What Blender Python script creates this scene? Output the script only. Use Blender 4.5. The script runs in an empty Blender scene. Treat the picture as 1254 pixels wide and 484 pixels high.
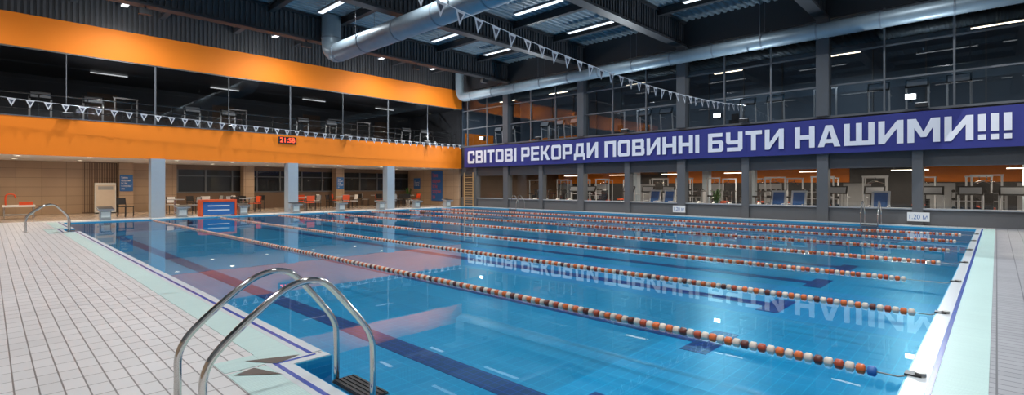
import bpy, math, random
from mathutils import Vector, Matrix
random.seed(4)
sc = bpy.context.scene
sc.view_settings.view_transform = 'Standard'
COL = sc.collection

# ------------------------------------------------------------------ materials
def newmat(name):
    m = bpy.data.materials.new(name); m.use_nodes = True
    nt = m.node_tree
    return m, nt, nt.nodes['Principled BSDF']

def pbr(name, col, rough=.5, metal=0., var=.06, scale=6., emit=0., bump=0., ecol=None):
    m, nt, b = newmat(name)
    tc = nt.nodes.new('ShaderNodeTexCoord')
    n = nt.nodes.new('ShaderNodeTexNoise'); n.inputs['Scale'].default_value = scale
    n.inputs['Detail'].default_value = 3
    nt.links.new(tc.outputs['Object'], n.inputs['Vector'])
    mx = nt.nodes.new('ShaderNodeMix'); mx.data_type = 'RGBA'
    mx.inputs['A'].default_value = tuple(max(0, c*(1-var)) for c in col)+(1,)
    mx.inputs['B'].default_value = tuple(min(1, c*(1+var)) for c in col)+(1,)
    nt.links.new(n.outputs['Fac'], mx.inputs['Factor'])
    nt.links.new(mx.outputs['Result'], b.inputs['Base Color'])
    b.inputs['Roughness'].default_value = rough
    b.inputs['Metallic'].default_value = metal
    if emit:
        b.inputs['Emission Color'].default_value = tuple(ecol or col)+(1,)
        b.inputs['Emission Strength'].default_value = emit
    if bump:
        bp = nt.nodes.new('ShaderNodeBump'); bp.inputs['Strength'].default_value = bump
        bp.inputs['Distance'].default_value = .01
        nt.links.new(n.outputs['Fac'], bp.inputs['Height'])
        nt.links.new(bp.outputs['Normal'], b.inputs['Normal'])
    return m

def tiles(name, c1, c2, grout, w, h, mortar, plane='XY', rough=.3, offset=0., bump=.3):
    m, nt, b = newmat(name)
    tc = nt.nodes.new('ShaderNodeTexCoord')
    sp = nt.nodes.new('ShaderNodeSeparateXYZ'); cb = nt.nodes.new('ShaderNodeCombineXYZ')
    nt.links.new(tc.outputs['Object'], sp.inputs[0])
    nt.links.new(sp.outputs[plane[0]], cb.inputs[0]); nt.links.new(sp.outputs[plane[1]], cb.inputs[1])
    br = nt.nodes.new('ShaderNodeTexBrick')
    br.offset = offset; br.offset_frequency = 2; br.squash = 1
    br.inputs['Scale'].default_value = 1
    br.inputs['Brick Width'].default_value = w; br.inputs['Row Height'].default_value = h
    br.inputs['Mortar Size'].default_value = mortar; br.inputs['Mortar Smooth'].default_value = .1
    br.inputs['Color1'].default_value = c1+(1,); br.inputs['Color2'].default_value = c2+(1,)
    br.inputs['Mortar'].default_value = grout+(1,)
    nt.links.new(cb.outputs[0], br.inputs['Vector'])
    nz = nt.nodes.new('ShaderNodeTexNoise'); nz.inputs['Scale'].default_value = .9
    nt.links.new(tc.outputs['Object'], nz.inputs['Vector'])
    mr = nt.nodes.new('ShaderNodeMapRange'); mr.inputs['To Min'].default_value = .88; mr.inputs['To Max'].default_value = 1.08
    nt.links.new(nz.outputs['Fac'], mr.inputs['Value'])
    vm = nt.nodes.new('ShaderNodeVectorMath'); vm.operation = 'SCALE'
    nt.links.new(br.outputs['Color'], vm.inputs[0]); nt.links.new(mr.outputs['Result'], vm.inputs['Scale'])
    nt.links.new(vm.outputs[0], b.inputs['Base Color'])
    b.inputs['Roughness'].default_value = rough
    if bump:
        bp = nt.nodes.new('ShaderNodeBump'); bp.invert = True
        bp.inputs['Strength'].default_value = bump; bp.inputs['Distance'].default_value = .003
        nt.links.new(br.outputs['Fac'], bp.inputs['Height'])
        nt.links.new(bp.outputs['Normal'], b.inputs['Normal'])
    return m

def glassy(name, tint, f0, grough=0., bumpscale=None, bstr=.1, fmax=1.0):
    m = bpy.data.materials.new(name); m.use_nodes = True; nt = m.node_tree; nt.nodes.clear()
    out = nt.nodes.new('ShaderNodeOutputMaterial')
    mix = nt.nodes.new('ShaderNodeMixShader')
    tr = nt.nodes.new('ShaderNodeBsdfTransparent'); tr.inputs[0].default_value = tint+(1,)
    gl = nt.nodes.new('ShaderNodeBsdfGlossy'); gl.inputs['Roughness'].default_value = grough
    lw = nt.nodes.new('ShaderNodeLayerWeight'); lw.inputs['Blend'].default_value = .5
    pw = nt.nodes.new('ShaderNodeMath'); pw.operation = 'POWER'; pw.inputs[1].default_value = 5
    mr = nt.nodes.new('ShaderNodeMapRange'); mr.inputs['To Min'].default_value = f0; mr.inputs['To Max'].default_value = fmax
    nt.links.new(lw.outputs['Facing'], pw.inputs[0]); nt.links.new(pw.outputs[0], mr.inputs['Value'])
    nt.links.new(mr.outputs['Result'], mix.inputs[0])
    nt.links.new(tr.outputs[0], mix.inputs[1]); nt.links.new(gl.outputs[0], mix.inputs[2])
    nt.links.new(mix.outputs[0], out.inputs[0])
    if bumpscale:
        tc = nt.nodes.new('ShaderNodeTexCoord')
        n = nt.nodes.new('ShaderNodeTexNoise'); n.inputs['Scale'].default_value = bumpscale
        n.inputs['Detail'].default_value = 2
        nt.links.new(tc.outputs['Object'], n.inputs['Vector'])
        bp = nt.nodes.new('ShaderNodeBump'); bp.inputs['Strength'].default_value = bstr
        bp.inputs['Distance'].default_value = .02
        nt.links.new(n.outputs['Fac'], bp.inputs['Height'])
        nt.links.new(bp.outputs['Normal'], gl.inputs['Normal'])
    return m

M = {}
M['deck'] = tiles('deck_tile_white', (.66,.64,.63), (.60,.585,.575), (.20,.185,.18), .12, .24, .005, 'XY', .35)
M['deckg'] = tiles('deck_tile_grey', (.34,.34,.36), (.29,.29,.31), (.10,.10,.11), .12, .24, .006, 'XY', .4)
M['lounge'] = tiles('lounge_tile', (.46,.38,.32), (.42,.34,.29), (.25,.2,.16), .3, .3, .006, 'XY', .2)
M['gymfloor'] = pbr('gym_rubber', (.10,.09,.085), .5)
M['beige'] = tiles('beige_wall_tile', (.46,.33,.225), (.42,.30,.21), (.20,.14,.10), .9, .45, .008, 'XZ', .4)
M['beigey'] = tiles('beige_wall_tile_y', (.46,.33,.225), (.42,.30,.21), (.20,.14,.10), .9, .45, .008, 'YZ', .4)
M['brown'] = pbr('brown_panel', (.17,.11,.075), .5)
M['orange'] = pbr('orange_plaster', (.92,.225,.001), .65, var=.02, scale=2)
M['dark'] = pbr('dark_steel', (.033,.034,.038), .45, var=.1)
M['dark2'] = pbr('dark_panel', (.062,.063,.069), .5, var=.1)
M['slate'] = pbr('slate_wall', (.09,.125,.17), .5, var=.2, scale=.6)
M['roof'] = pbr('roof_sheet', (.21,.265,.30), .45, .1, var=.2, scale=1.5)
M['duct'] = pbr('galvanised_duct', (.22,.285,.33), .45, .3, var=.15, scale=3)
M['ductseam'] = pbr('duct_seam', (.16,.20,.24), .5, .3)
M['col'] = pbr('column_grey', (.36,.42,.48), .5, var=.05)
M['cold'] = pbr('column_dark_grey', (.09,.095,.105), .5, var=.05)
M['coll'] = pbr('column_lower_grey', (.12,.12,.125), .5, var=.05)
M['mull'] = pbr('window_frame_grey', (.15,.16,.175), .4, .3)
M['steel'] = pbr('stainless_steel', (.62,.60,.57), .12, 1., var=.03)
M['black'] = pbr('black_plastic', (.02,.02,.022), .4)
M['white'] = pbr('white_plastic', (.8,.8,.8), .4, var=.02)
M['trim'] = pbr('white_ceramic', (.56,.60,.62), .3, var=.04, scale=20)
M['blue'] = pbr('blue_mosaic', (.010,.06,.36), .25, var=.15, scale=30)
M['mint'] = tiles('mint_grating', (.54,.71,.67), (.50,.66,.63), (.34,.48,.46), .5, .022, .003, 'XY', .4)
M['mintx'] = tiles('mint_grating_x', (.53,.74,.69), (.49,.69,.65), (.32,.48,.45), .022, .5, .003, 'XY', .4)
M['browng'] = pbr('brown_drain', (.09,.065,.05), .5)
M['poolb'] = tiles('pool_tile', (.0,.225,.45), (.0,.25,.48), (.0,.32,.56), .25, .125, .005, 'XY', .35, bump=0)
M['poolline'] = tiles('pool_line_tile', (.0,.0015,.10), (.0,.003,.135), (.0,.025,.26), .10, .10, .006, 'XY', .35, bump=0)
M['poolw'] = tiles('pool_wall_tile', (.01,.28,.52), (.02,.32,.56), (.04,.4,.6), .25, .125, .004, 'XZ', .35, bump=0)
M['water'] = glassy('water', (.66,.96,1.0), .020, 0., 1.3, .035, .92)
M['glass'] = glassy('window_glass', (.88,.89,.89), .05, .0)
M['glassd'] = glassy('tinted_glass', (.60,.63,.66), .12, .0)
M['glassm'] = glassy('mezzanine_glass', (.6,.6,.6), .06, .0)
M['banner'] = pbr('banner_blue', (.028,.034,.22), .6, var=.06, scale=2)
M['btext'] = pbr('banner_print_white', (.84,.84,.90), .6, var=.02)
M['red'] = pbr('red_float', (.42,.06,.02), .35, var=.1)
M['redorange'] = pbr('red_orange_paint', (.75,.09,.02), .4)
M['orfloat'] = pbr('orange_float', (.64,.13,.025), .35, var=.1)
M['cream'] = pbr('cream_float', (.66,.57,.48), .35)
M['fdark'] = pbr('dark_float', (.13,.03,.02), .35)
M['cable'] = pbr('steel_cable', (.35,.33,.30), .4, .8)
M['flag'] = pbr('flag_white', (.62,.64,.68), .7)
M['flagd'] = pbr('flag_dark_print', (.05,.06,.09), .7)
M['sign'] = pbr('sign_blue', (.03,.14,.42), .4)
M['ledred'] = pbr('led_red', (.9,.05,.02), .4, emit=4, ecol=(1,.06,.02))
M['lampw'] = pbr('lamp_diffuser', (.9,.95,1), .4, emit=.9, ecol=(.95,.98,1))
M['floodw'] = pbr('flood_lens', (.9,.95,1), .4, emit=12, ecol=(.85,.93,1))
M['lampy'] = pbr('lamp_diffuser_warm', (1,.9,.7), .4, emit=5, ecol=(1,.85,.62))
M['screen'] = pbr('tv_screen', (.1,.3,.5), .3, emit=1.2, ecol=(.2,.5,.8))
M['wood'] = pbr('pine_wood', (.55,.34,.15), .45, var=.15)
M['night'] = pbr('night_backdrop', (.012,.014,.018), .6)
M['green'] = pbr('green_plastic', (.12,.5,.06), .4)
M['grey'] = pbr('grey_paint', (.35,.36,.38), .45)
M['leaf'] = pbr('leaf_green', (.05,.16,.03), .5)

# ------------------------------------------------------------------ mesh builder
class MB:
    def __init__(s): s.v=[]; s.f=[]; s.m=[]; s.sm=[]; s.mats=[]
    def mi(s, k):
        if k not in s.mats: s.mats.append(k)
        return s.mats.index(k)
    def add(s, vs, fs, mat, smooth=False):
        o=len(s.v); s.v += [tuple(p) for p in vs]; i=s.mi(mat)
        for f in fs: s.f.append(tuple(o+a for a in f)); s.m.append(i); s.sm.append(smooth)
    def box(s,x0,x1,y0,y1,z0,z1,mat,top=None):
        if x0>x1: x0,x1=x1,x0
        if y0>y1: y0,y1=y1,y0
        if z0>z1: z0,z1=z1,z0
        vs=[(x0,y0,z0),(x1,y0,z0),(x1,y1,z0),(x0,y1,z0),(x0,y0,z1),(x1,y0,z1),(x1,y1,z1),(x0,y1,z1)]
        s.add(vs,[(0,3,2,1),(0,1,5,4),(1,2,6,5),(2,3,7,6),(3,0,4,7)],mat)
        s.add(vs,[(4,5,6,7)],top or mat)
    def rbox(s,c,size,rot,mat):
        hx,hy,hz=[a/2 for a in size]
        vs=[Vector(c)+rot@Vector((x,y,z)) for z in(-hz,hz) for x,y in((-hx,-hy),(hx,-hy),(hx,hy),(-hx,hy))]
        s.add(vs,[(0,3,2,1),(0,1,5,4),(1,2,6,5),(2,3,7,6),(3,0,4,7),(4,5,6,7)],mat)
    def tube(s,pts,r,mat,n=10,caps=True):
        pts=[Vector(p) for p in pts]
        t0=(pts[1]-pts[0]).normalized()
        up=Vector((0,0,1)) if abs(t0.z)<.9 else Vector((1,0,0))
        a=t0.cross(up).normalized()
        vs=[]
        for i,p in enumerate(pts):
            t=(pts[min(i+1,len(pts)-1)]-pts[max(i-1,0)]).normalized()
            a=(a-t*a.dot(t)).normalized(); b=t.cross(a)
            rr=r[i] if isinstance(r,(list,tuple)) else r
            for k in range(n):
                an=2*math.pi*k/n; vs.append(p+(a*math.cos(an)+b*math.sin(an))*rr)
        fs=[]
        for i in range(len(pts)-1):
            for k in range(n):
                k2=(k+1)%n; fs.append((i*n+k,i*n+k2,(i+1)*n+k2,(i+1)*n+k))
        s.add(vs,fs,mat,True)
        if caps:
            s.add(vs[:n],[tuple(range(n))[::-1]],mat); s.add(vs[-n:],[tuple(range(n))],mat)
    def cyl(s,p0,p1,r,mat,n=14): s.tube([p0,p1],r,mat,n)
    def poly(s,pts,mat): s.add(pts,[tuple(range(len(pts)))],mat)
    def build(s,name,loc=(0,0,0),rz=0,bevel=0):
        me=bpy.data.meshes.new(name); me.from_pydata(s.v,[],s.f)
        for k in s.mats: me.materials.append(M[k])
        for i,p in enumerate(me.polygons): p.material_index=s.m[i]; p.use_smooth=s.sm[i]
        me.update()
        o=bpy.data.objects.new(name,me); COL.objects.link(o); o.location=loc; o.rotation_euler=(0,0,rz)
        if bevel:
            md=o.modifiers.new('bevel','BEVEL'); md.width=bevel; md.segments=2; md.limit_method='ANGLE'
        return o

def inst(o,loc,rz=0,sc_=1,name=None):
    c=o.copy(); COL.objects.link(c); c.location=loc; c.rotation_euler=(0,0,rz); c.scale=(sc_,)*3
    if name: c.name=name
    return c

def spline(P,n=8):
    P=[Vector(p) for p in P]; out=[]
    for i in range(len(P)-1):
        a=P[max(i-1,0)];b=P[i];c=P[i+1];d=P[min(i+2,len(P)-1)]
        for k in range(n):
            t=k/n
            out.append(.5*((2*b)+(c-a)*t+(2*a-5*b+4*c-d)*t*t+(3*b-a-3*c+d)*t**3))
    out.append(P[-1]); return out

def setparent(o,parent):
    if parent:
        o.parent=parent; o.matrix_parent_inverse=Matrix.Translation(parent.location).inverted()

def text(body,parent,origin,ux,uy,w,h,mat,bold=.0,name='lettering'):
    cu=bpy.data.curves.new(name,'FONT'); cu.body=body; cu.size=1; cu.offset=bold
    o=bpy.data.objects.new(name,cu); COL.objects.link(o)
    bpy.context.view_layer.update()
    dg=bpy.context.evaluated_depsgraph_get()
    me=bpy.data.meshes.new_from_object(o.evaluated_get(dg))
    bpy.data.objects.remove(o)
    xs=[v.co.x for v in me.vertices]; ys=[v.co.y for v in me.vertices]
    x0,x1,y0,y1=min(xs),max(xs),min(ys),max(ys)
    ux=Vector(ux);uy=Vector(uy);O=Vector(origin)
    for v in me.vertices:
        v.co=O+ux*((v.co.x-x0)/(x1-x0)*w)+uy*((v.co.y-y0)/(y1-y0)*h)
    me.materials.clear(); me.materials.append(M[mat])
    ob=bpy.data.objects.new(name,me); COL.objects.link(ob); setparent(ob,parent)
    return ob

# heavy extended block lettering drawn as polygons
def R(x0,y0,x1,y1,cuts='',c=.11):
    p=[]
    p+= [(x0,y0+c),(x0+c,y0)] if 'a' in cuts else [(x0,y0)]
    p+= [(x1-c,y0),(x1,y0+c)] if 'b' in cuts else [(x1,y0)]
    p+= [(x1,y1-c),(x1-c,y1)] if 'c' in cuts else [(x1,y1)]
    p+= [(x0+c,y1),(x0,y1-c)] if 'd' in cuts else [(x0,y1)]
    return p
T=.27; U=.80; B_=.20
GL={
'С':(1,[R(0,0,T,1,'ad'),R(0,U,1,1,'dc'),R(0,0,1,B_,'ab'),R(1-T,.64,1,1,'c'),R(1-T,0,1,.36,'b')]),
'В':(1,[R(0,0,T,1),R(0,U,.96,1,'c'),R(0,.41,.92,.59),R(0,0,1,B_,'b'),R(.96-T,.5,.96,1,'c'),R(1-T,0,1,.52,'bc')]),
'І':(T,[R(0,0,T,1)]),
'Т':(.96,[R(0,U,.96,1),R(.48-T/2,0,.48+T/2,1)]),
'О':(1.02,[R(0,0,T,1,'ad'),R(1.02-T,0,1.02,1,'bc'),R(0,U,1.02,1,'dc'),R(0,0,1.02,B_,'ab')]),
'Р':(.98,[R(0,0,T,1),R(0,U,.98,1,'c'),R(0,.30,.98,.50,'b'),R(.98-T,.30,.98,1,'bc')]),
'Е':(.92,[R(0,0,T,1),R(0,U,.92,1),R(0,.40,.86,.60),R(0,0,.92,B_)]),
'К':(1,[R(0,0,T,1),[(T,.40),(.52,.40),(1,1),(.68,1),(.40,.62),(T,.62)],[(.36,.46),(.60,.58),(1.02,0),(.69,0)]]),
'Д':(1.08,[[(.12,.18),(.38,.18),(.44,1),(.22,1)],R(.24,U,.94,1),R(.94-T,.18,.94,1),R(0,.12,1.08,.32),R(0,-.10,.2,.2),R(.88,-.10,1.08,.2)]),
'И':(1.04,[R(0,0,T,1),R(1.04-T,0,1.04,1),[(T,.02),(T,.36),(1.04-T,.98),(1.04-T,.64)]]),
'П':(1,[R(0,0,T,1),R(1-T,0,1,1),R(0,U,1,1)]),
'Н':(1,[R(0,0,T,1),R(1-T,0,1,1),R(0,.40,1,.60)]),
'Б':(.98,[R(0,0,T,1),R(0,U,.92,1),R(0,.43,.98,.61,'c'),R(0,0,.98,B_,'b'),R(.98-T,0,.98,.61,'bc')]),
'У':(1,[R(0,.36,T,1,'a'),R(0,.36,1,.56,'a'),R(1-T,0,1,1,'b'),R(.06,0,1,B_,'b')]),
'А':(1.08,[[(0,0),(.30,0),(.62,1),(.38,1)],[(1.08,0),(.78,0),(.46,1),(.70,1)],R(.24,.18,.84,.36)]),
'Ш':(1.36,[R(0,0,T,1),R(.68-T/2,0,.68+T/2,1),R(1.36-T,0,1.36,1),R(0,0,1.36,B_)]),
'М':(1.26,[R(0,0,T,1),R(1.26-T,0,1.26,1),[(.02,1),(.34,1),(.74,.22),(.52,.22)],[(1.24,1),(.92,1),(.52,.22),(.74,.22)]]),
'!':(T,[R(0,.32,T,1),R(0,0,T,.20)]),
}
def blocktext(body,parent,origin,ux,uy,w,h,mat,name='lettering'):
    tot=0; polys=[]
    for ch in body:
        if ch==' ': tot+=.42; continue
        gw,ps=GL[ch]
        for i,p in enumerate(ps): polys.append((i,[(x+tot,y) for x,y in p]))
        tot+=gw+.16
    tot-=.16; s=w/tot
    b=MB(); O=Vector(origin); ux=Vector(ux); uy=Vector(uy); nn=ux.cross(uy)
    for i,p in polys: b.poly([O+ux*(x*s)+uy*(y*h)+nn*(.0012*i) for x,y in p],mat)
    o=b.build(name); setparent(o,parent); return o

def arealight(name,loc,sx,sy,power,col,parent=None,rot=None):
    l=bpy.data.lights.new(name,'AREA'); l.shape='RECTANGLE'; l.size=sx; l.size_y=sy; l.energy=power; l.color=col
    o=bpy.data.objects.new(name,l); COL.objects.link(o); o.location=loc
    if rot: o.rotation_euler=rot
    setparent(o,parent); return o
def spot(name,loc,power,col,parent=None,ang=155,rot=None):
    l=bpy.data.lights.new(name,'SPOT'); l.spot_size=math.radians(ang); l.spot_blend=1; l.shadow_soft_size=0; l.energy=power; l.color=col
    o=bpy.data.objects.new(name,l); COL.objects.link(o); o.location=loc
    if rot: o.rotation_euler=rot
    setparent(o,parent); return o

# ------------------------------------------------------------------ layout constants
PX0,PX1,PY0,PY1=1.95,22.0,.47,25.4
NX=1.65; NOT=[(2.45,3.95),(20.25,21.75)]
WX=23.0; FY=27.0; BY=33.5; ZC=9.3
LX=-5.0; NY=-4.0
WZ=-.035; BZ=-.46

# ------------------------------------------------------------------ floor
b=MB()
b.box(LX,NX,NY,FY,-.6,0,'deck')
prev=PY0
for y0,y1 in NOT+[(PY1,None)]:
    b.box(NX,PX0,prev,y0,-.6,0,'deck'); prev=y1
b.box(NX,23.2,.04,PY0,-.6,0,'deck')
b.box(NX,23.2,NY,.04,-.6,0,'deckg')
b.box(NX,23.2,PY1,FY,-.6,0,'deck')
b.box(PX1,23.2,PY0,PY1,-.6,0,'deck')
b.box(LX,23.2,FY,BY+.2,-.6,0,'lounge')
b.build('floor')
b=MB(); b.box(23.2,34,NY,FY,-.1,0,'gymfloor'); b.build('floor_gym')

# pool basin
b=MB()
b.box(NX,PX1,PY0,PY1,BZ-.1,BZ,'poolb')
e=.012
b.box(PX0,PX1,PY0,PY0+e,BZ,-.001,'poolw'); b.box(PX0,PX1,PY1-e,PY1,BZ,-.001,'poolw')
b.box(PX1-e,PX1,PY0,PY1,BZ,-.001,'poolw')
prev=PY0
for y0,y1 in NOT+[(PY1,None)]:
    b.box(PX0,PX0+e,prev,y0,BZ,-.001,'poolw')
    if y1:
        b.box(NX,NX+e,y0,y1,BZ,-.001,'poolw'); b.box(NX,PX0,y0,y0+e,BZ,-.001,'poolw'); b.box(NX,PX0,y1-e,y1,BZ,-.001,'poolw')
    prev=y1
lanes=[3.28]+[4.7+2.5*k+1.25 for k in range(7)]
lanes[-1]=20.9
for x in lanes:
    b.box(x-.15,x+.15,2.5,23.4,BZ,BZ+.003,'poolline')
    b.box(x-.5,x+.5,2.30,2.6,BZ,BZ+.004,'poolline')
    b.box(x-.5,x+.5,23.3,23.55,BZ,BZ+.004,'poolline')
    for (ya,yb) in ((PY0+e,PY0+e+.004),(PY1-e-.004,PY1-e)):
        b.box(x-.125,x+.125,ya,yb,BZ+.1,-.05,'poolline'); b.box(x-.25,x+.25,ya,yb,BZ+.2,BZ+.3,'poolline')
b.build('pool_basin')
# water
b=MB()
pts=[(PX1,PY0,WZ),(PX1,PY1,WZ),(PX0,PY1,WZ)]
for y0,y1 in reversed(NOT):
    pts+=[(PX0,y1,WZ),(NX,y1,WZ),(NX,y0,WZ),(PX0,y0,WZ)]
pts.append((PX0,PY0,WZ))
b.poly(pts,'water'); b.build('pool_water')

# overflow gutter edging
b=MB()
GW=.44
def lband(y0,y1,xe):
    b.box(xe-.08,xe,y0,y1,0,.006,'trim'); b.box(xe-.115,xe-.08,y0,y1,0,.007,'blue')
    b.box(xe-.16,xe-.115,y0,y1,0,.005,'trim'); b.box(xe-GW,xe-.16,y0,y1,0,.004,'mint')
yy=PY0-.42
for y0,y1 in NOT:
    lband(yy,y0-.16,PX0); lband(y0-.12,y1+.12,NX)
    for (s,yb) in ((1,y1),(-1,y0)):
        b.box(NX-.08,PX0,yb,yb+s*.08,0,.0062,'trim')
        b.box(NX-.115,PX0-.08,yb+s*.08,yb+s*.115,0,.0072,'blue')
        b.box(NX-.16,PX0-.115,yb+s*.115,yb+s*.16,0,.0052,'trim')
        b.box(NX-GW,PX0-.16,yb+s*.16,yb+s*.44,0,.0042,'mint')
        c=[(1.40,.33),(1.77,.17),(1.56,.09)]; d=[(1.24,.06),(1.40,.12),(1.50,-.16)]
        for t in (c,d):
            q=[(x,yb+s*y,.0085) for x,y in t]
            if s<0: q=q[::-1]
            b.poly(q,'browng')
    yy=y1+.16
lband(yy,PY1+.42,PX0)
b.box(PX0-.12,PX1+.3,PY0-.12,PY0,0,.0065,'trim'); b.box(PX0-.12,PX1+.3,PY0-.155,PY0-.12,0,.0075,'blue')
b.box(PX0-.4,PX1+.3,PY0-.43,PY0-.155,0,.0046,'mintx')
b.box(PX0-.12,PX1+.3,PY1,PY1+.10,0,.0065,'trim'); b.box(PX0-.12,PX1+.3,PY1+.10,PY1+.15,0,.0075,'blue')
b.box(PX0-.4,PX1+.3,PY1+.15,PY1+.5,0,.0046,'mintx')
b.box(PX1,PX1+.1,PY0,PY1,0,.006,'trim'); b.box(PX1+.1,PX1+.14,PY0,PY1,0,.007,'blue'); b.box(PX1+.14,PX1+.45,PY0,PY1,0,.004,'mint')
b.build('pool_edge_gutter')

# ------------------------------------------------------------------ lane ropes
def rope(x,ystart,k):
    b=MB(); z=WZ+.006
    b.tube([(x,PY0-.05,.012),(x,PY0+.06,z),(x,PY1-.06,z),(x,PY1+.05,.012)],.006,'cable',6)
    b.cyl((x,PY0-.07,.008),(x,PY0-.07,.035),.035,'cable',10); b.cyl((x,PY1+.07,.008),(x,PY1+.07,.035),.035,'cable',10)
    b.box(x-.05,x+.05,PY0-.08,PY0+.02,.008,.02,'black')
    y=ystart; i=0
    pat=['cream','orfloat','cream','red','cream','fdark','cream','orfloat'] if k<2 else ['cream','orfloat','cream','red','orfloat']
    while y<PY1-.5:
        m=pat[i%len(pat)]
        if i<1 and k==0: m='sign'
        r=.039
        b.tube([(x,y,z),(x,y+.010,z),(x,y+.050,z),(x,y+.06,z)],[r*.65,r,r,r*.65],m,10)
        y+=.072; i+=1
    return b.build('lane_rope')
for k in range(7): rope(4.7+2.5*k if k<6 else 19.6, .66 if k<2 else (1.0 if k==2 else .75),k)

# ------------------------------------------------------------------ ladders
def ladder(loc,rz,w=1.0):
    b=MB()
    for y in (-.25,.25):
        P=[(-1.10*w,y,0),(-1.10*w,y,.25),(-1.09*w,y,.42),(-1.0*w,y,.55),(-.76*w,y,.745),(-.62*w,y,.815),(-.50*w,y,.82),(-.40*w,y,.76),(-.20,y,.52),(-.13,y,.40),(-.115,y,.28),(-.115,y,-.1),(-.115,y,-.42)]
        b.tube(spline(P,6),.0205,'steel',14)
        b.cyl((-1.10*w,y,.004),(-1.10*w,y,.02),.045,'steel',16)
    for z in (-.02,-.26):
        b.box(-.16,.02,-.235,.235,z-.015,z,'steel'); b.box(-.155,.015,-.23,.23,z,z+.012,'black')
        for k in range(5): b.box(-.15+.035*k,-.135+.035*k,-.22,.22,z+.012,z+.018,'black')
    return b.build('pool_ladder',loc,rz)
ladder((1.87,3.21,0),0); ladder((1.87,21.0,0),0)
ladder((21.8,3.3,0),math.pi,.8); ladder((21.8,21.0,0),math.pi,.8)

# ------------------------------------------------------------------ starting blocks
b=MB()
b.box(-.17,.17,-.12,.22,0,.40,'grey'); b.box(-.20,.20,-.15,.25,0,.03,'steel')
Rm=Matrix.Rotation(math.radians(8),3,'X')
b.rbox((0,0,.47),(.52,.60,.05),Rm,'grey'); b.rbox((0,0,.502),(.48,.56,.012),Rm,'black')
b.box(-.14,.14,-.125,-.12,.12,.34,'white')
b.box(-.2,.2,.28,.46,.18,.21,'grey'); b.box(-.17,.17,.22,.30,.10,.2,'grey')
b.tube([(-.15,-.26,.42),(-.15,-.34,.36),(.15,-.34,.36),(.15,-.26,.42)],.013,'steel',8)
sb=b.build('starting_block',(lanes[0],26.0,.008))
for x in lanes[1:]: inst(sb,(x,26.0,.008))

b=MB()
b.box(-.74,.74,-.28,.28,.66,.76,'redorange'); b.box(-.74,-.66,-.28,.28,0,.66,'redorange'); b.box(.66,.74,-.28,.28,0,.66,'redorange')
b.box(-.66,.66,-.22,-.19,.05,.66,'sign'); b.box(-.66,.66,.15,.19,.05,.66,'redorange'); b.box(-.66,.66,-.19,.15,.05,.09,'redorange')
for k in range(2): b.box(-.45,.45,-.225,-.221,.25+.2*k,.30+.2*k,'white')
b.build('lifeguard_counter',(7.38,26.1,.008))

# ------------------------------------------------------------------ walls / structure
b=MB(); b.box(LX-.2,LX,NY,BY,0,2.8,'beigey'); b.box(LX-.2,LX,NY,BY,2.8,ZC,'cold'); b.build('wall_left')
b=MB(); b.box(LX-.2,34,NY-.2,NY,0,ZC,'grey'); b.build('wall_near')
b=MB()
b.box(LX,7.4,BY,BY+.2,0,2.62,'beige'); b.box(7.4,23.2,BY,BY+.2,0,1.05,'brown'); b.box(7.4,23.2,BY,BY+.2,2.35,2.62,'brown')
b.box(3.3,5.0,BY-.02,BY,.0,2.6,'brown')
for k in range(17): b.box(3.32+.1*k,3.37+.1*k,BY-.05,BY-.02,.05,2.58,'beige')
b.build('wall_far_lounge')
b=MB()
b.box(7.4,23.2,BY+.12,BY+.2,1.05,2.35,'night'); b.poly([(7.4,BY+.05,1.05),(23.2,BY+.05,1.05),(23.2,BY+.05,2.35),(7.4,BY+.05,2.35)],'glass')
for k in range(12): b.box(7.4+1.42*k,7.48+1.42*k,BY-.02,BY+.08,1.05,2.35,'mull')
b.box(7.4,23.2,BY-.03,BY+.08,1.0,1.07,'mull'); b.box(7.4,23.2,BY-.02,BY+.08,1.95,2.0,'mull')
b.build('window_1')
b=MB(); b.box(WX,WX+.2,FY+.3,BY,0,2.62,'beigey'); b.build('wall_lounge_right')
b=MB()
b.box(LX,23.2,FY+.1,BY+.2,2.62,2.80,'white'); b.box(LX,23.2,FY+.1,BY+.2,2.80,3.95,'dark2'); b.box(LX,22.9,FY-.06,FY+.12,2.60,4.08,'orange')
b.box(LX,22.9,FY-.08,FY+.12,4.08,4.12,'mull')
b.build('wall_mezzanine_fascia')
b=MB()
b.box(LX,22.95,FY-.06,FY+.2,6.75,8.02,'orange'); b.build('wall_far_upper_band')
b=MB()
b.box(LX,23.0,FY,FY+.2,8.02,ZC,'dark')
x=LX
while x<22.8: b.box(x,x+.09,FY-.04,FY,8.02,9.25,'dark2'); x+=.18
b.build('wall_far_top')
b=MB(); b.box(LX,23.2,BY,BY+.2,3.95,6.9,'cold'); b.box(LX,34,FY+.2,BY+.2,6.75,6.9,'dark')
b.box(WX,WX+.2,FY+.2,BY,3.95,6.75,'dark2')
for x in (-3,3.5,9.2,14.6,20): b.box(x,x+1.2,BY-.03,BY,4.6,6.2,'brown')
b.build('wall_mezzanine_back')
b=MB()
b.poly([(LX,FY,4.12),(22.95,FY,4.12),(22.95,FY,6.75),(LX,FY,6.75)],'glassm')
for k in range(12):
    xx=-3.775+1.4875*2*k; w_=.03 if k%2 else .012
    if xx<22.9: b.box(xx-w_,xx+w_,FY-.03,FY+.03,4.12,6.75,'mull')
b.box(LX,22.9,FY-.03,FY+.03,6.70,6.75,'mull')
b.build('window_2')
b=MB()
for z in (5.05,4.75,4.45): b.tube([(LX,FY+.55,z),(22.9,FY+.55,z)],.02,'steel',6)
x=LX+.4
while x<22.8: b.cyl((x,FY+.55,3.952),(x,FY+.55,5.05),.02,'steel',6); x+=1.5
b.build('mezzanine_railing')
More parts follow.
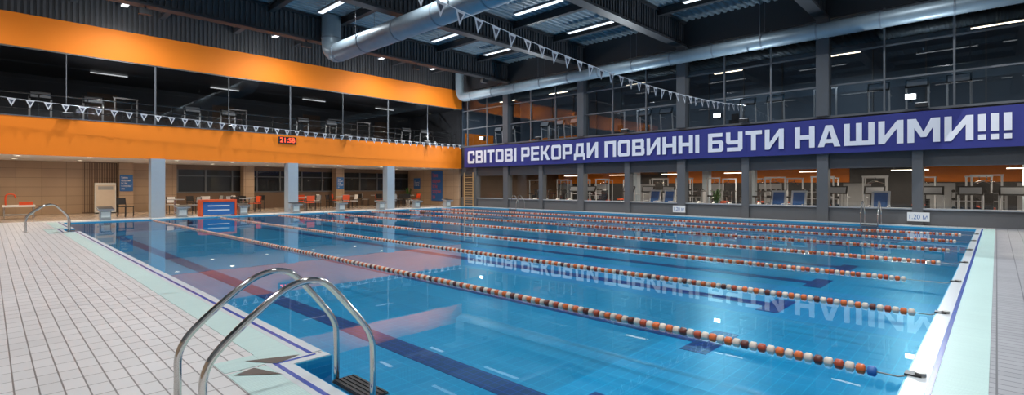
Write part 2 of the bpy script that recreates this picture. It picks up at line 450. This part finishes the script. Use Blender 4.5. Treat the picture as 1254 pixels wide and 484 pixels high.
for x in (-.8,5.2,11.13,17.07):
    b=MB(); b.box(x-.26,x+.26,FY-.32,FY+.2,0,2.6,'col'); b.build('column',bevel=.01)
for x in (5.0,11.0,16.9):
    b=MB(); b.box(x-.3,x+.3,BY-.7,BY-.1,0,2.62,'beige'); b.build('column_tiled')

# right wall
b=MB()
b.box(22.97,23.2,NY,FY,0,.55,'coll'); b.box(22.90,23.25,NY,FY,.55,.60,'grey')
b.build('wall_right_parapet')
b=MB(); b.box(22.97,23.2,NY,FY,2.08,2.65,'dark2'); b.box(22.97,23.2,NY,FY+.3,2.65,4.12,'dark')
b.box(22.92,23.2,NY,FY,4.08,4.16,'mull'); b.build('wall_right_spandrel')
b=MB(); b.box(23.0,23.2,NY,BY,8.0,ZC,'dark'); b.build('wall_right_top')
cy=[-.9,4.97,10.83,16.7,22.57]
for y in cy:
    b=MB(); b.box(22.82,23.26,y-.22,y+.22,4.16,8.0,'cold'); b.box(22.84,23.26,y-.2,y+.2,0,2.65,'coll'); b.build('column_steel')
for y in [a+2.93 for a in cy if a+2.93<26]:
    b=MB(); b.box(22.86,23.24,y-.15,y+.15,0,2.65,'coll'); b.build('column_short')
b=MB()
b.poly([(23.1,NY,4.16),(23.1,FY,4.16),(23.1,FY,8),(23.1,NY,8)],'glassd')
y=-.9-1.955
while y<27:
    b.box(23.04,23.14,y-.03,y+.03,4.16,8,'mull'); y+=1.955
for z in (5.35,6.6,7.92): b.box(23.05,23.13,NY,FY,z-.03,z+.03,'mull')
b.build('window_3')
b=MB()
b.poly([(23.1,NY,.6),(23.1,FY,.6),(23.1,FY,2.08),(23.1,NY,2.08)],'glass')
y=-.9
while y<27:
    b.box(23.06,23.14,y-.025,y+.025,.6,2.08,'mull'); y+=1.465*2
b.build('window_4')
# gym shell
b=MB()
b.box(33.8,34,NY,BY,0,ZC,'dark')
b.box(33.74,33.8,6,17,1.6,2.6,'orange'); b.box(33.74,33.8,-3.8,3.2,1.6,2.6,'orange'); b.box(33.74,33.8,20,27,1.6,2.6,'orange')
for y in (-2,1.5,5,9.5,13,18,22,25.5): b.box(33.72,33.8,y,y+1.3,.2,1.55,'grey')
b.build('wall_gym_back')
b=MB(); b.box(23.2,34,FY,FY+.2,0,4.1,'brown'); b.box(23.2,34,FY,FY+.2,4.1,ZC,'slate'); b.box(23.3,26,FY-.06,FY,4.16,5.1,'orange'); b.build('wall_gym_far')
b=MB(); b.box(23.2,34,NY,FY,2.65,4.12,'dark2'); b.build('ceiling_gym_lower')
b=MB(); b.box(29,29.2,NY,FY,4.12,8.2,'slate'); b.box(28.94,29,21,26,4.3,5.0,'orange')
for k in range(16): b.box(28.93,29,-3.6+1.95*k,-3.55+1.95*k,4.2,8,'mull')
b.build('wall_gym_upper')
for (x,y) in ((28.5,2.5),(28.5,9.5),(28.5,16.5),(31,-1),(31,13)):
    b=MB(); b.box(x-.2,x+.2,y-.2,y+.2,0,2.65,'col'); b.build('gym_column')

# ------------------------------------------------------------------ roof
b=MB()
prof=[]; y=NY
while y<BY:
    prof+= [(y,9.28),(y+.10,9.28),(y+.14,9.20),(y+.26,9.20),(y+.30,9.28)]; y+=.30
vs=[];fs=[]
for x in (LX-.2,34): vs+=[(x,p[0],p[1]) for p in prof]
n=len(prof)
for i in range(n-1): fs.append((i,i+1,n+i+1,n+i))
b.add(vs,fs,'roof'); b.box(LX-.2,34.2,NY-.2,BY+.2,9.32,9.5,'dark')
b.build('ceiling')
for y in cy:
    b=MB()
    b.box(LX,23.0,y-.22,y+.22,8.0,8.10,'dark'); b.box(LX,23.0,y-.22,y+.22,9.08,9.18,'dark'); b.box(LX,23.0,y-.05,y+.05,8.1,9.1,'dark2')
    x=LX
    while x<22.8:
        b.box(x,x+.08,y-.12,y+.12,8.1,9.08,'dark2'); x+=.2
    b.build('roof_beam')
for k in range(9):
    x=-3.6+3.0*k
    b=MB()
    b.box(x-.11,x+.11,NY,FY,8.86,8.90,'dark'); b.box(x-.02,x+.02,NY,FY,8.9,9.15,'dark'); b.box(x-.11,x+.11,NY,FY,9.15,9.19,'dark')
    b.build('roof_purlin')

# lamps
for x in (-2.1,3.9,9.9,15.9,19.6):
    for yb in (-1.5,2.0,7.9,13.8,19.7,24.8):
        b=MB(); b.box(-.13,.13,-1.3,1.3,0,.09,'mull'); b.box(-.11,.11,-1.27,1.27,-.015,0,'lampw')
        b.cyl((0,-.8,.09),(0,-.8,.35),.01,'mull',6); b.cyl((0,.8,.09),(0,.8,.35),.01,'mull',6)
        o=b.build('linear_ceiling_lamp',(x,yb,8.84))
        spot('lamp_light',(x,yb,8.80),700,(.95,.98,1.0),o)
def upl(loc,rotz):  # added uplight with invented housing, brightens the roof from the walls
    b=MB(); b.box(-.1,.1,-.18,.18,-.08,.06,'black'); b.box(-.09,.09,-.16,.16,.06,.07,'lampw'); b.box(.08,.22,-.04,.04,-.06,-.01,'black')
    return b.build('added_roof_uplight',loc,rotz)
for y in (1.9,7.9,13.8,19.7):
    o=upl((22.72,y,4.25),0); spot('roof_fill_light',(22.6,y,4.36),600,(.85,.94,1),o,150,rot=(0,math.radians(130),0))
for x in (2.2,8.2,14.2,19.8):
    o=upl((x,26.72,4.25),math.pi/2); spot('roof_fill_light',(x,26.55,4.36),550,(.9,.95,1),o,140,rot=(math.radians(-135),0,0))
# added wash lamps under the roof beam, put in to brighten the orange bands
for x in (-2,4,10,16,21):
    b=MB(); b.box(-.2,.2,-.1,.1,-.1,.1,'black'); b.box(-.18,.18,.1,.11,-.08,.08,'lampw'); b.box(-.03,.03,-.03,.03,.1,.2,'black')
    o=b.build('added_band_wash',(x,22.57,7.80)); spot('wash',(x,22.72,7.78),270,(1,.96,.9),o,140,rot=(math.radians(62),0,0))
# lounge downlights
for x in (-3,.8,3.0,6.2,8.6,11.5,14.3,17.2,20.5):
    for y in (28.0,31.3):
        b=MB(); b.cyl((0,0,-.02),(0,0,0),.09,'lampy',16); b.tube([(0,0,-.025),(0,0,0)],.11,'white',16,False)
        o=b.build('downlight',(x,y,2.62)); spot('down_light',(x,y,2.58),120,(1,.80,.55),o,168)
# gym lamps
for y in (-1,3,7,11,15,19,23):
    for x in (25.5,30.5):
        b=MB(); b.box(-.12,.12,-.7,.7,-.03,0,'lampy')
        for s in (-.6,.6): b.cyl((0,s,0),(0,s,.48),.01,'mull',6)
        o=b.build('gym_ceiling_lamp',(x,y,2.60 if x<28 else 2.17))
        if x<28: o.scale.z=.1
        arealight('gym_light',(x,y,2.56 if x<28 else 2.12),.24,1.4,90,(1,.88,.72),o)
for (x,y) in ((25.5,0),(26.5,5),(26.5,10),(26,15),(25,20),(25,24.5)):
    b=MB(); b.box(-.06,.06,-.7,.7,-.03,0,'lampy'); b.cyl((0,0,0),(0,0,.9),.01,'mull',6); o=b.build('gym_pendant_lamp',(x,y,7.3)); spot('pendant_light',(x,y,7.25),280,(.8,.92,1),o,170)
for x in (-1,4,9,14,19):
    b=MB(); b.box(-.7,.7,-.06,.06,-.03,0,'lampw'); o=b.build('mezzanine_lamp',(x,30.5,6.72)); spot('mezz_light',(x,30.5,6.67),160,(1,.93,.85),o,170)
# floodlights on right wall
for y in (9.0,2.2,24.5):
    b=MB(); b.box(-.12,.12,-.16,.16,-.1,.1,'black'); b.box(-.14,-.12,-.14,.14,-.085,.085,'floodw'); b.box(-.02,.22,-.03,.03,-.16,-.1,'black')
    o=b.build('floodlight',(22.68,y,4.55)); spot('flood',(22.50,y,4.55),420,(.9,.96,1),o,150,rot=(0,math.radians(65),0))

# ------------------------------------------------------------------ ducts
def duct(name,P,r,seams,hx=None,hz=None,hy=()):
    b=MB(); b.tube(P,r,'duct',28)
    for (p,d) in seams:
        p=Vector(p); d=Vector(d); b.tube([p-d*.03,p+d*.03],r+.018,'ductseam',28)
    for y in hy:
        for s in (-1,1): b.cyl((hx+s*(r+.01),y,hz),(hx+s*(r+.01),y,9.1),.012,'mull',6)
    b.build(name)
def arc(P0,P1,P2,n=8):
    P0,P1,P2=map(Vector,(P0,P1,P2)); return [(1-t)**2*P0+2*t*(1-t)*P1+t*t*P2 for t in [i/n for i in range(n+1)]]
duct('ventilation_duct',[(10.9,NY,7.4)]+arc((10.9,21.3,7.4),(10.9,22.0,7.4),(10.9,22.0,8.1))+[(10.9,22.0,9.15)],.42,
     [((10.9,y,7.4),(0,1,0)) for y in (-1,1.5,4,6.5,9,11.5,14,16.5,19,21.2)]+[((10.9,22.0,8.15),(0,0,1))],10.9,7.4,(1,7,13,19))
duct('ventilation_duct',[(22.2,NY,7.35)]+arc((22.2,25.6,7.35),(22.2,26.3,7.35),(22.2,26.3,8.0))+[(22.2,26.3,9.15)],.28,
     [((22.2,y,7.35),(0,1,0)) for y in range(-3,26,2)],22.2,7.35,(1,7,13,19))

# ------------------------------------------------------------------ banner
b=MB()
ny,nz=160,8; vs=[];fs=[]
for i in range(ny+1):
    y=26.4-(26.4+1.6)*i/ny
    for j in range(nz+1):
        z=2.66+1.36*j/nz
        vs.append((22.70+.012*math.sin(i*.45+j*.3)+.012*math.sin(i*.17),y,z-.03*abs(math.sin(i*math.pi/20))*(1 if j==nz else 0)))
for i in range(ny):
    for j in range(nz):
        a=i*(nz+1)+j; fs.append((a,a+1,a+nz+2,a+nz+1))
b.add(vs,fs,'banner',True)
b.box(22.73,22.75,-1.6,26.4,2.64,2.68,'dark'); b.box(22.73,22.75,-1.6,26.4,3.92,3.96,'dark')
ban=b.build('banner')
blocktext('СВІТОВІ РЕКОРДИ ПОВИННІ БУТИ НАШИМИ!!!',ban,(22.665,26.0,2.92),(0,-1,0),(0,0,1),26.35,.84,'btext')

# clock
b=MB(); b.box(-.46,.46,-.08,0,-.17,.17,'black'); ck=b.build('digital_clock',(10.9,FY-.06,3.80))
text('21:58',ck,(10.9-.38,FY-.145,3.68),(1,0,0),(0,0,1),.76,.24,'ledred',.0)

# ------------------------------------------------------------------ flags
def flags2(P0,P1,sag):
    P0=Vector(P0);P1=Vector(P1)
    L=(P1-P0).length; b=MB()
    pt=lambda t: P0.lerp(P1,t)+Vector((0,0,-4*sag*t*(1-t)))
    b.tube([pt(i/40) for i in range(41)],.007,'flag',5)
    N=int(L/.5)
    for i in range(1,N):
        q=pt(i/N); d=(pt(i/N+.005)-pt(i/N-.005)).normalized(); w=.26;h=.30
        tw=random.uniform(-.05,.05)
        b.poly([q-d*w/2,q+d*w/2,q+Vector((0,tw,-h))],'flag')
        nn=Vector((-d.y,d.x,0)).normalized()*.006
        for s in (-1,1):
            b.poly([q-d*w*.27+nn*s+Vector((0,tw*.2,-.05)),q+d*w*.27+nn*s+Vector((0,tw*.2,-.05)),q+nn*s+Vector((0,tw*.65,-h*.68))],'flagd')
    b.build('backstroke_flags')
flags2((-4.98,26.5,5.0),(22.9,26.5,4.2),.25)
flags2((-4.98,7.83,6.9),(22.8,7.83,4.9),1.15)

# ------------------------------------------------------------------ signs
def sign(loc,w,h,face,body,tm='white',pm='sign',name='depth_sign',tw=.8,th=.5):
    b=MB()
    if face=='X':
        b.box(-.015,.015,-w/2,w/2,-h/2,h/2,pm); o=b.build(name,loc)
        text(body,o,(loc[0]-.018,loc[1]+w*tw/2,loc[2]-h*th/2),(0,-1,0),(0,0,1),w*tw,h*th,tm,0)
    else:
        b.box(-w/2,w/2,-.015,.015,-h/2,h/2,pm); o=b.build(name,loc)
        text(body,o,(loc[0]-w*tw/2,loc[1]-.018,loc[2]-h*th/2),(1,0,0),(0,0,1),w*tw,h*th,tm,0)
    return o
sign((22.80,2.0,.30),.62,.32,'X','1.20 м','sign','white')
sign((22.80,10.9,.30),.62,.32,'X','1.20 м','sign','white')
lines='Правила\nвідвідування\nбасейну\nта спортивної\nзали'
sign((22.97,29.8,1.4),1.3,2.2,'X',lines,'redorange','sign','poster',.8,.85)
sign((22.97,32.3,1.6),.8,.8,'X','Увага!','white','sign','poster')
sign((5.0,32.77,1.55),.55,.85,'Y',lines,'white','sign','poster',.8,.8)
sign((16.9,32.77,1.6),.5,.8,'Y',lines,'white','sign','poster',.8,.8)
b=MB(); b.box(-.42,.42,-.12,.12,.05,1.55,'white'); b.box(-.38,.38,-.13,-.12,.15,1.45,'cream'); b.box(-.3,.3,-.135,-.13,1.2,1.38,'grey'); b.box(-.4,.4,-.1,.1,0,.05,'black')
b.build('white_cabinet',(4.15,32.9,0))
b=MB()
for y in (-.45,.45): b.box(-.03,.03,y-.03,y+.03,0,2.3,'wood')
for k in range(13): b.cyl((0,-.45,.15+.165*k),(0,.45,.15+.165*k),.018,'wood',8)
b.build('wooden_wall_bars',(22.75,26.0,0.008))

# ------------------------------------------------------------------ lounge furniture
b=MB(); b.cyl((0,0,.72),(0,0,.75),.40,'grey',28); b.cyl((0,0,.03),(0,0,.72),.035,'steel',12); b.cyl((0,0,0),(0,0,.03),.24,'steel',24)
table=b.build('cafe_table',(6.3,28.9,0))
def chairmesh(c,name,loc,rz):
    b=MB()
    for x in(-.2,.2):
        b.tube([(x,-.2,0),(x,-.2,.44)],.018,'black',8); b.tube([(x,.2,0),(x,.19,.44),(x,.24,.85)],.018,'black',8)
    b.box(-.22,.22,-.22,.22,.44,.475,c); Rq=Matrix.Rotation(math.radians(-8),3,'X'); b.rbox((0,.235,.70),(.42,.025,.30),Rq,c)
    return b.build(name,loc,rz,bevel=.008)
c1=chairmesh('redorange','cafe_chair',(5.5,28.4,0),1.4); c2=chairmesh('grey','cafe_chair',(7.05,28.6,0),-1.3)
c3=chairmesh('white','cafe_chair',(6.4,29.75,0),.1); c4=chairmesh('black','cafe_chair',(4.3,28.4,0),.6)
for i,(x,y) in enumerate([(9.3,28.6),(12.6,28.6),(15.2,29.2),(18.3,28.6),(20.6,30.0),(8.2,31.4),(10.4,31.0),(13.8,31.5),(16.6,31.2),(19.2,31.9)]):
    inst(table,(x,y,0))
    for j,a in enumerate((0.3,2.2,4.3)):
        a+=random.uniform(-.3,.3); src=(c1,c2,c4)[(i+j)%3] if i<2 else (c2,c4,c3,c4,c1)[(i+j)%5]
        inst(src,(x+.75*math.cos(a),y+.75*math.sin(a),0),a-math.pi/2)
b=MB(); b.box(-.5,.5,-.3,.3,.50,.58,'white'); b.box(-.45,.45,-.25,.25,.15,.19,'grey')
for x in(-.45,.45):
    for y in(-.25,.25): b.cyl((x,y,0),(x,y,.5),.025,'steel',8)
b.tube(spline([(-.4,0,.58),(-.4,0,.95),(-.3,0,1.05),(-.15,0,1.02),(-.1,0,.9)],6),.03,'redorange',10)
b.box(.0,.42,-.2,.2,.58,.72,'redorange')
b.build('service_trolley',(.9,30.0,0))

# ------------------------------------------------------------------ gym equipment
b=MB()
b.box(-.35,.35,-.85,.85,.02,.17,'black'); b.box(-.24,.24,-.8,.8,.17,.185,'grey')
for x in(-.33,.33):
    b.tube([(x,.65,.15),(x,.75,1.15)],.035,'white',8); b.tube([(x,.73,.95),(x,.15,.90)],.025,'grey',8)
Rq=Matrix.Rotation(math.radians(25),3,'X'); b.rbox((0,.76,1.22),(.72,.08,.34),Rq,'black'); b.rbox((0,.735,1.23),(.36,.04,.2),Rq,'screen')
b.rbox((0,.81,1.22),(.6,.03,.26),Rq,'grey')
tm=b.build('treadmill',(25.9,3.6,0),math.pi/2)
b=MB()
b.box(-.5,.5,-.05,.05,0,.06,'black')
for x in(-.45,.45): b.box(x-.03,x+.03,-.03,.03,0,1.85,'grey')
b.box(-.5,.5,-.03,.03,1.80,1.86,'grey')
for k in range(8): b.box(-.2,.2,-.08,.08,.12+.08*k,.19+.08*k,'black')
b.box(-.2,.2,-.75,-.35,.42,.50,'redorange'); b.box(-.18,.18,-.32,-.24,.5,1.1,'black'); b.box(-.04,.04,-.7,-.05,0,.06,'grey'); b.box(-.04,.04,-.6,-.52,.06,.42,'grey')
b.tube([(-.35,-.3,1.5),(0,-.1,1.65),(.35,-.3,1.5)],.018,'steel',8); b.cyl((0,-.1,1.65),(0,-.02,1.82),.015,'steel',6)
wm=b.build('weight_machine',(27.6,6.0,0),math.pi/2)
b=MB()
b.tube([(-.28,0,.04),(.28,0,.04)],.03,'black',8); b.tube([(-.28,1.0,.04),(.28,1.0,.04)],.03,'black',8); b.box(-.04,.04,0,1.0,.03,.1,'grey')
b.tube([(0,.25,.1),(0,.15,.85)],.03,'steel',8); b.box(-.12,.12,.0,.28,.85,.92,'black')
b.tube([(0,.75,.1),(0,.85,1.15)],.03,'steel',8); b.cyl((-.04,.6,.35),(.04,.6,.35),.24,'white',20)
b.tube([(-.22,.7,1.15),(-.22,.95,1.12),(.22,.95,1.12),(.22,.7,1.15)],.018,'black',8)
bk=b.build('exercise_bike',(25.3,9.0,0),-math.pi/2)
b=MB()
for z in (.35,.75,1.1):
    b.box(-.9,.9,-.15,.15,z-.03,z,'grey')
    for k in range(7):
        xx=-.78+.26*k
        b.cyl((xx,-.14,z+.07),(xx,-.05,z+.07),.065,'black',10); b.cyl((xx,.05,z+.07),(xx,.14,z+.07),.065,'black',10); b.cyl((xx,-.05,z+.07),(xx,.05,z+.07),.018,'steel',6)
for x in (-.88,.88): b.box(x-.04,x+.04,-.2,.2,0,1.15,'grey')
dr=b.build('dumbbell_rack',(29.6,6.5,0),math.pi/2)
for y in (0.6,9.0,13.5,20.5): inst(dr,(29.6,y,0),math.pi/2)
for y in (-1.5,-.4,.7,1.8,4.9,12.6,13.8,15.0,17.6,18.8): inst(tm,(25.9,y,0),math.pi/2)
for y in (.3,4.0,8.2,11.3,12.9,14.6,18.5,20.2,22,24.5): inst(wm,(27.8+random.uniform(-.3,.3),y,0),math.pi/2+random.uniform(-.5,.5))
for y in (.6,2.6,4.6,6.6,8.4,10.2,11.8,15,17,19,21,23,25): inst(wm,(31.9+random.uniform(-.5,.5),y,0),-math.pi/2+random.uniform(-.4,.4))
for y in (6.9,7.7,8.4,9.8,10.6,11.4,20,21,22,23): inst(bk,(25.6,y,0),-math.pi/2)
for x in (1.5,3.2,7.0,8.6,12.5,14.2,19.5,21): inst(tm,(x,29.4,3.952),math.pi,1,'running_machine')
for x in (4.8,10,16,18): inst(wm,(x,31.6,3.952),0,1,'multi_gym_station')
for y in (1,2.2,3.4,7.2,8.4,12.5,13.7,18.4,19.6,20.8,23.8,25): inst(tm,(25.4,y,4.122),math.pi/2,1.0,'running_machine')
for y in (5.8,10,15.2,17,22.2): inst(wm,(27.2,y,4.122),math.pi/2,1.0,'multi_gym_station')
b=MB()
b.box(-.3,.3,-.3,.35,.36,.42,'white'); Rq=Matrix.Rotation(math.radians(-15),3,'X'); b.rbox((0,.42,.80),(.6,.05,.8),Rq,'white'); b.rbox((0,.385,.82),(.44,.03,.6),Rq,'sign')
for x in(-.3,.3): b.tube([(x,-.28,0),(x,-.28,.62),(x,.36,.62),(x,.36,0)],.02,'white',8)
lc=b.build('lounge_chair',(24.0,7.0,0),-math.pi/2)
for y in (6.2,3.3,12.2,13.0): inst(lc,(24.0,y,0),-math.pi/2)
b=MB(); b.tube([(0,0,0),(0,0,.4)],[.16,.22],'white',18)
for k in range(26):
    a=random.uniform(0,6.28); L=random.uniform(.35,.6); h=random.uniform(.7,1.3)
    p0=Vector((0,0,.4)); p1=Vector((math.cos(a)*L*.4,math.sin(a)*L*.4,h)); p2=Vector((math.cos(a)*L,math.sin(a)*L,h-.15)); s=Vector((-math.sin(a),math.cos(a),0))*.04
    b.add([p0-s*.3,p0+s*.3,p1+s,p1-s,p2],[(0,1,2,3),(3,2,4)],'leaf')
pl=b.build('potted_plant',(24.0,9.6,0)); inst(pl,(22.2,32.3,0))

# ------------------------------------------------------------------ world + camera
w=bpy.data.worlds.new('w'); sc.world=w; w.use_nodes=True
w.node_tree.nodes['Background'].inputs[0].default_value=(.02,.03,.05,1); w.node_tree.nodes['Background'].inputs[1].default_value=.3
cam=bpy.data.cameras.new('camera'); co=bpy.data.objects.new('camera',cam); COL.objects.link(co)
co.location=(0,0,1.39); co.rotation_euler=(math.pi/2,0,-math.atan2(.7206,.6934))
cam.lens=617/1254*36; cam.sensor_width=36; cam.shift_y=-14/1254; cam.clip_start=.05; cam.clip_end=200
sc.camera=co
